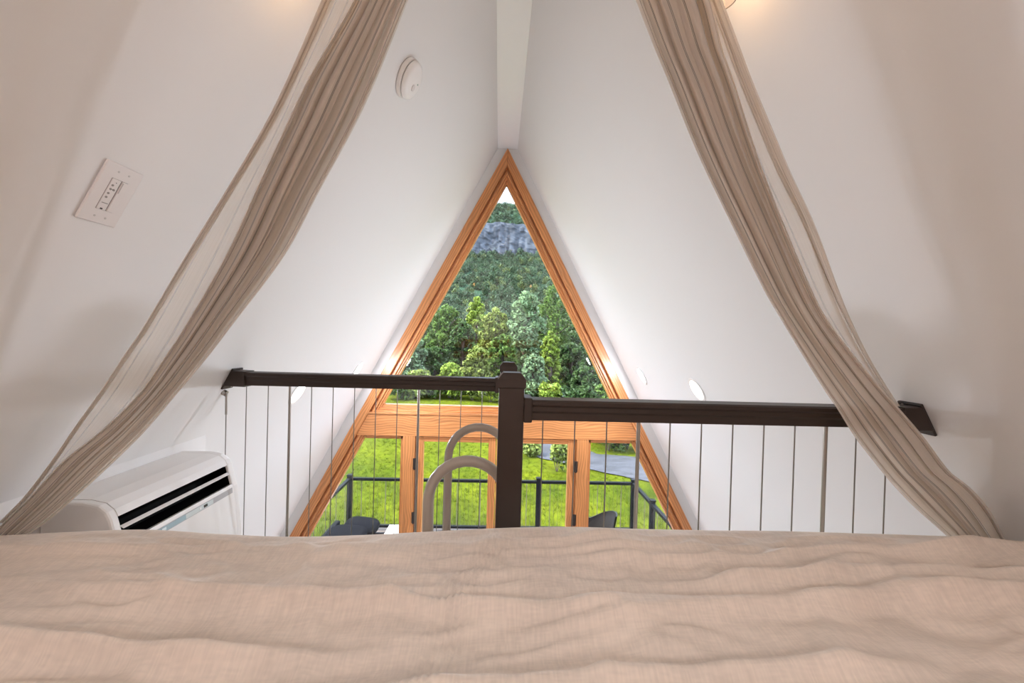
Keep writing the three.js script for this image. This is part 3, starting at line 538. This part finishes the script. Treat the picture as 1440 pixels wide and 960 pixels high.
{ // gravel drive sweeping round the lawn
  const lo = [[1.3, -12.9], [1.88, -12.4], [2.72, -11.8], [3.77, -11.05], [5.2, -10.1], [8, -8.6]], hi = [[1.6, -15.6], [2.6, -14.9], [3.3, -13.4], [4.5, -13.1], [6.6, -12.6], [10.5, -11.5]];
  const pos = [], uv = [], idx = [], N = 40, M = 10;
  for (let i = 0; i <= N; i++) for (let j = 0; j <= M; j++) {
    const t = i / N * 5, k = Math.min(4, Math.floor(t)), f = t - k, L = (a, c) => a[k][c] + (a[k + 1][c] - a[k][c]) * f, w = j / M + 0.05 * (noise(i * 0.6, j * 0.1, 55) - 0.5);
    const x = L(lo, 0) + (L(hi, 0) - L(lo, 0)) * w, z = L(lo, 1) + (L(hi, 1) - L(lo, 1)) * w; pos.push(x, groundY(x, z) + 0.03, z); uv.push(x, z);
  }
  for (let i = 0; i < N; i++) for (let j = 0; j < M; j++) { const a = i * (M + 1) + j; idx.push(a, a + M + 1, a + 1, a + 1, a + M + 1, a + M + 2); }
  const g = new THREE.BufferGeometry(); g.setAttribute('position', new THREE.Float32BufferAttribute(pos, 3)); g.setAttribute('uv', new THREE.Float32BufferAttribute(uv, 2)); g.setIndex(idx); g.computeVertexNormals();
  const gt = texture(512, 512, (u, v) => { const k = 0.6 + 0.45 * noise(u * 170, v * 170, 3, 170, 170) + 0.3 * (noise(u * 8, v * 20, 5, 8, 20) - 0.5); return [66 * k, 67 * k, 71 * k]; });
  gt.repeat.set(1 / 3, 1 / 3);
  structure(mesh('gravel_drive', g, std(0xffffff, 0.95, { map: gt, bumpMap: gt, bumpScale: 0.02, side: THREE.DoubleSide })), 'grey gravel drive curving across the lawn', 'drive');
}
// foliage made of small folded leaves on lobed crowns
function leafCloud(lobes, n, size, jitter = 0.16) {
  const pos = new Float32Array(n * 18), nor = new Float32Array(n * 18);
  const tot = lobes.reduce((a, l) => a + l[3] * l[3], 0);
  const cum = []; lobes.reduce((a, l, i) => (cum[i] = a + l[3] * l[3] / tot), 0);
  const A = V(), B = V(), N = V(), P = V();
  for (let i = 0; i < n; i++) {
    const q = rnd(); let k = cum.findIndex((v) => v >= q); if (k < 0) k = lobes.length - 1;
    const l = lobes[k]; let th = rnd() * 6.283, cz = rr(-0.75, 1), s = Math.sqrt(1 - cz * cz);
    N.set(s * Math.cos(th), cz, s * Math.sin(th)); const r = l[3] * (1 - jitter * 2 * rnd() * rnd() + jitter * (rnd() - 0.3));
    P.set(l[0] + N.x * r, l[1] + N.y * r * (l[4] ?? 1), l[2] + N.z * r);
    A.set(rnd() - 0.5, rnd() - 0.5, rnd() - 0.5).addScaledVector(N, -0.25).normalize(); B.set(rnd() - 0.5, rnd() - 0.5, rnd() - 0.5).cross(A).normalize();
    const sz = size * rr(0.6, 1.3); A.multiplyScalar(sz); B.multiplyScalar(sz * 0.55);
    const v = [[-1, 0], [0, -1], [1, 0], [-1, 0], [1, 0], [0, 1]];
    N.x += rr(-0.5, 0.5); N.y += rr(-0.3, 0.6); N.z += rr(-0.5, 0.5); N.normalize();
    for (let j = 0; j < 6; j++) { const o = i * 18 + j * 3; pos[o] = P.x + A.x * v[j][0] + B.x * v[j][1]; pos[o + 1] = P.y + A.y * v[j][0] + B.y * v[j][1]; pos[o + 2] = P.z + A.z * v[j][0] + B.z * v[j][1]; nor[o] = N.x; nor[o + 1] = N.y; nor[o + 2] = N.z; }
  }
  const g = new THREE.BufferGeometry(); g.setAttribute('position', new THREE.BufferAttribute(pos, 3)); g.setAttribute('normal', new THREE.BufferAttribute(nor, 3)); return g;
}
const leafOf = (r, g, b) => phys({ color: new THREE.Color().setRGB(r, g, b), roughness: 0.9, specularIntensity: 0.15, transmission: 0.45, thickness: 0, side: THREE.DoubleSide });
const bark = std(0x4a4036, 0.9);
const LEAVES = {
  dark: leafOf(0.076, 0.144, 0.041),
  mid: leafOf(0.148, 0.255, 0.052),
  sage: leafOf(0.257, 0.386, 0.192),
  lime: leafOf(0.320, 0.441, 0.068),
  gold: leafOf(0.327, 0.405, 0.095),
};
const SAY = { dark: 'deep green', mid: 'mid green', sage: 'pale sage green', lime: 'bright yellow-green', gold: 'golden olive' };
function tree(px, topPy, hwPx, depth, kind, label, n = 12000) {
  const p = at(px, 560, -depth), gy = groundY(p.x, -depth), topY = at(px, topPy, -depth).y, w = hwPx * depth / F, h = topY - gy;
  const T = thing('broadleaf_tree', label ?? SAY[kind] + ' broadleaf tree in the background row of the wood', 'tree', V(p.x, gy, -depth), SAY[kind] + ' trees at the wood edge');
  const lobes = [], count = 64;
  for (let i = 0; i < count; i++) {
    const t = (i + 0.5) / count, y = 0.09 * h + t * 0.84 * h, prof = Math.sin(Math.PI * Math.min(1, 0.22 + 0.62 * t)) ** 0.7;
    const a = i * 2.4 + rnd(), rad = w * 0.84 * prof * Math.sqrt(rr(0.2, 1)), lr = w * rr(0.15, 0.31) * (0.55 + 0.45 * prof);
    lobes.push([Math.cos(a) * rad, Math.min(y, h - lr * 0.9), Math.sin(a) * rad * 0.8, lr, 0.8]);
  }
  lobes.push([0, h - w * 0.2, 0, w * 0.22, 0.95]);
  mesh('foliage', leafCloud(lobes, n, 0.095), LEAVES[kind], T);
  const tr = [rod(V(0, -0.1, 0), V(rr(-0.1, 0.1), h * 0.72, 0), 0.11, 8)];
  for (let i = 0; i < 7; i++) { const a = i * 2.2, y = h * (0.25 + 0.07 * i); tr.push(rod(V(0, y, 0), V(Math.cos(a) * w * 0.55, y + w * 0.5, Math.sin(a) * w * 0.5), 0.04, 6)); }
  mesh('trunk', mergeGeometries(tr), bark, T);
}
for (const a of [
  [572, 472, 28, 26, 'sage', 'pale sage green tree beside deep green trees, apart from the other sage trees'], [594, 440, 30, 34, 'mid', 'mid green tree behind the low golden olive tree'], [624, 428, 30, 31.5, 'mid', 'tall mid green tree beside the narrow yellow-green tree'],
  [648, 452, 26, 28.5, 'dark', 'deep green tree in front of the narrow yellow-green tree'], [610, 488, 26, 27, 'dark', 'short deep green tree behind the low yellow-green tree'], [667, 417, 20, 34, 'lime', 'tall narrow yellow-green tree rising behind the golden olive trees'], [694, 432, 25, 31, 'gold', 'tall golden olive tree beside the tallest sage tree'],
  [735, 409, 32, 30, 'sage', 'tallest pale sage green tree, in the middle of the wood edge'], [780, 394, 34, 34, 'mid', 'tallest mid green tree, behind the tallest sage tree'], [818, 428, 30, 31.5, 'dark', 'tall deep green tree beside the tallest mid green tree'], [842, 470, 26, 28.5, 'dark', 'deep green tree standing last in the dark end of the wood'], [802, 482, 24, 28, 'dark', 'shorter deep green tree beside the slim yellow-green tree'],
  [772, 466, 16, 25.8, 'lime', 'slim yellow-green tree in front of deep green trees'], [748, 498, 20, 25, 'sage', 'short pale sage green tree in front of the tallest sage tree'], [632, 510, 20, 25, 'lime', 'low rounded yellow-green tree at the lawn edge'], [668, 487, 21, 26.5, 'gold', 'short golden olive tree in front of the taller golden one'], [705, 470, 22, 28, 'mid', 'short mid green tree below the tall golden olive tree'], [590, 520, 20, 25, 'gold', 'low golden olive tree in front of mid green trees'], [822, 515, 22, 25.2, 'dark', 'low deep green tree at the lawn edge'],
  [585, 462, 34, 40, 'mid'], [632, 455, 34, 42, 'dark'], [680, 452, 34, 39, 'mid'], [722, 455, 34, 43, 'dark'], [765, 450, 34, 40, 'mid'], [800, 448, 34, 43, 'dark'], [835, 455, 34, 39, 'mid'], [868, 450, 34, 43, 'dark'], [550, 458, 34, 43, 'dark'],
  [525, 445, 36, 31, 'mid'], [470, 440, 34, 33, 'dark'], [892, 440, 36, 32, 'mid'], [950, 445, 36, 34, 'dark'],
]) tree(...a);
function shrub(px, py, depth, w, h, kind, label, n = 1500, gy) {
  const p = at(px, py, -depth); const T = thing('leafy_shrub', label, 'shrub', V(p.x, groundY(p.x, -depth), -depth), label);
  const lobes = []; for (let i = 0; i < 9; i++) { const a = i * 2.4, r = w * 0.55 * Math.sqrt(rnd()); lobes.push([Math.cos(a) * r, h * rr(0.25, 0.72), Math.sin(a) * r, w * rr(0.26, 0.4), h / w * 0.8]); }
  mesh('foliage', leafCloud(lobes, n, 0.055 * depth / 12), LEAVES[kind], T);
  mesh('stem', mergeGeometries([0, 1, 2, 3].map((k) => rod(V(0, -0.05, 0), V(Math.cos(k * 1.6) * w * 0.4, h * 0.6, Math.sin(k * 1.6) * w * 0.4), 0.012, 5))), bark, T);
}
shrub(748, 645, 13.2, 0.45, 0.55, 'gold', 'low golden shrub beside the door leaves at the drive end', 900);
shrub(783, 660, 11.6, 0.42, 1.0, 'gold', 'airy golden shrub at the edge of the gravel drive', 1300);
[[856, 1.2, 'mid', 13.9], [882, 1.5, 'dark', 14.1], [912, 1.4, 'sage', 13.9], [842, 0.9, 'lime', 14.9]].forEach(([px, h, k, d]) => shrub(px, 630, d, 0.62, h, k, SAY[k] + ' shrub behind the gravel drive', 1800));
[[585, 'gold'], [612, 'mid'], [640, 'lime'], [664, 'gold'], [690, 'gold'], [716, 'lime'], [745, 'sage'], [772, 'lime'], [800, 'dark'], [828, 'dark'], [560, 'mid'], [850, 'mid']].forEach(([px, k]) => shrub(px, 560, 23.6 + rnd(), 0.95, rr(1.1, 1.7), k, SAY[k] + ' shrub at the foot of the wood edge', 1500));

// wooded mountain with a cliff band
const ridge = [[90, -1.5], [200, 3], [300, 16], [360, 38], [430, 68], [486, 98], [492, 102], [497, 120], [503, 138], [512, 143], [530, 157], [570, 178], [620, 188], [700, 190]];
const hillY = (x, d) => {
  const b = 9 * (fbm(x * 0.012 + 40, d * 0.012, 81) - 0.45) * smooth(200, 330, d) , dd = d + 16 * (fbm(x * 0.02 + 9, 3.3, 83) - 0.45);
  return splineTab(ridge, dd) + b * (1 - smooth(470, 492, d)) + smooth(500, 540, d) * (0.02 * x + 9 * (noise(x * 0.03, 1, 92) - 0.5));
};
{
  const N = 150, M = 120, pos = [], idx = [];
  for (let j = 0; j <= M; j++) for (let i = 0; i <= N; i++) { const d = 95 + 600 * j / M, x = (i / N - 0.5) * (300 + d * 1.1); pos.push(x, hillY(x, d), -d); }
  for (let j = 0; j < M; j++) for (let i = 0; i < N; i++) { const a = j * (N + 1) + i; idx.push(a, a + 1, a + N + 1, a + 1, a + N + 2, a + N + 1); }
  const g = new THREE.BufferGeometry(); g.setAttribute('position', new THREE.Float32BufferAttribute(pos, 3)); g.setIndex(idx); g.computeVertexNormals();
  structure(mesh('mountain', g, phys({ color: new THREE.Color().setRGB(0.03, 0.06, 0.035), roughness: 0.95, specularIntensity: 0.05 })), 'wooded mountain rising beyond the wood edge', 'mountain');
}
{ // cliff face: broken blocks and ledges, bluish haze put into the rock colour
  const N = 260, M = 44, pos = [], idx = [], col = [];
  for (let j = 0; j <= M; j++) for (let i = 0; i <= N; i++) {
    const x = (i / N - 0.5) * 420, t = j / M, dd = 492 - 16 * (fbm(x * 0.02 + 9, 3.3, 83) - 0.45);
    const y = 94 + t * (46 + 9 * (fbm(x * 0.06, 7, 98) - 0.45)), blk = Math.floor(x / 5 + 3 * noise(x * 0.05, t * 3, 61)), led = Math.floor(t * 7 + 1.2 * noise(x * 0.08, 2, 62));
    const out = 3.2 * hash(blk, led, 63) + 2.4 * hash(Math.floor(x / 2.6 + noise(x * 0.2, t * 2, 69)), 3, 68) + 4 * (fbm(x * 0.06, t * 4, 64) - 0.5) + 1.2 * (noise(x * 0.7, t * 30, 65) - 0.5);
    pos.push(x, y, -(dd - 4 + 6 * t - out));
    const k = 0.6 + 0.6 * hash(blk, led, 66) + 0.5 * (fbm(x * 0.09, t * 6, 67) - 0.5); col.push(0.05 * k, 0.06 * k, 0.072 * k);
  }
  for (let j = 0; j < M; j++) for (let i = 0; i < N; i++) { const a = j * (N + 1) + i; idx.push(a, a + 1, a + N + 1, a + 1, a + N + 2, a + N + 1); }
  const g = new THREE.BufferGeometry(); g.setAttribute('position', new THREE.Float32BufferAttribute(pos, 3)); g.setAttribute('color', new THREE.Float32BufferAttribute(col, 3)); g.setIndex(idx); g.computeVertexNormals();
  structure(mesh('cliff', g, std(0xffffff, 0.95, { vertexColors: true })), 'grey rock cliff band near the mountain top, blue haze put into its colour', 'cliff');
}
{
  const lob = []; for (let i = 0; i < 9; i++) { const a = i * 2.4, y = -0.3 + 1.0 * i / 9; lob.push([0.42 * Math.cos(a) * (1 - 0.4 * i / 9), y, 0.42 * Math.sin(a) * (1 - 0.4 * i / 9), 0.5, 0.9]); }
  const g = leafCloud(lob, 420, 0.13, 0.1);
  const spots = [];
  for (let k = 0; k < 9000 && spots.length < 5200; k++) {
    const d = 250 + 340 * rnd(), x = (rnd() - 0.5) * (140 + d * 0.9); const dd = d + 16 * (fbm(x * 0.02 + 9, 3.3, 83) - 0.45);
    if (dd > 490.5 && dd < 504.5) continue; spots.push([x, d, dd]);
  }
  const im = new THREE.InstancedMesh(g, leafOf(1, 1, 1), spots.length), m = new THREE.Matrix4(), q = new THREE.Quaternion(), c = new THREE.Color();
  spots.forEach(([x, d, dd], i) => {
    const s = rr(3.0, 5.2) * (dd > 484 && dd < 506 ? rr(0.5, 1.2) : 1); q.setFromAxisAngle(V(0, 1, 0), rnd() * 6.28);
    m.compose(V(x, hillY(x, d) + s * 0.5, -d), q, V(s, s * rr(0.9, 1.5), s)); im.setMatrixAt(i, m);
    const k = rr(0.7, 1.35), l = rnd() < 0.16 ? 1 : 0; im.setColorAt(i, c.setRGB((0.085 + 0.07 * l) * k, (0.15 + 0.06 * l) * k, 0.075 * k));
  });
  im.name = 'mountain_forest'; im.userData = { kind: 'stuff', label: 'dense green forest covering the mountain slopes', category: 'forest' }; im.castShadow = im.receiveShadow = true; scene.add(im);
}

renderer.render(scene, camera);
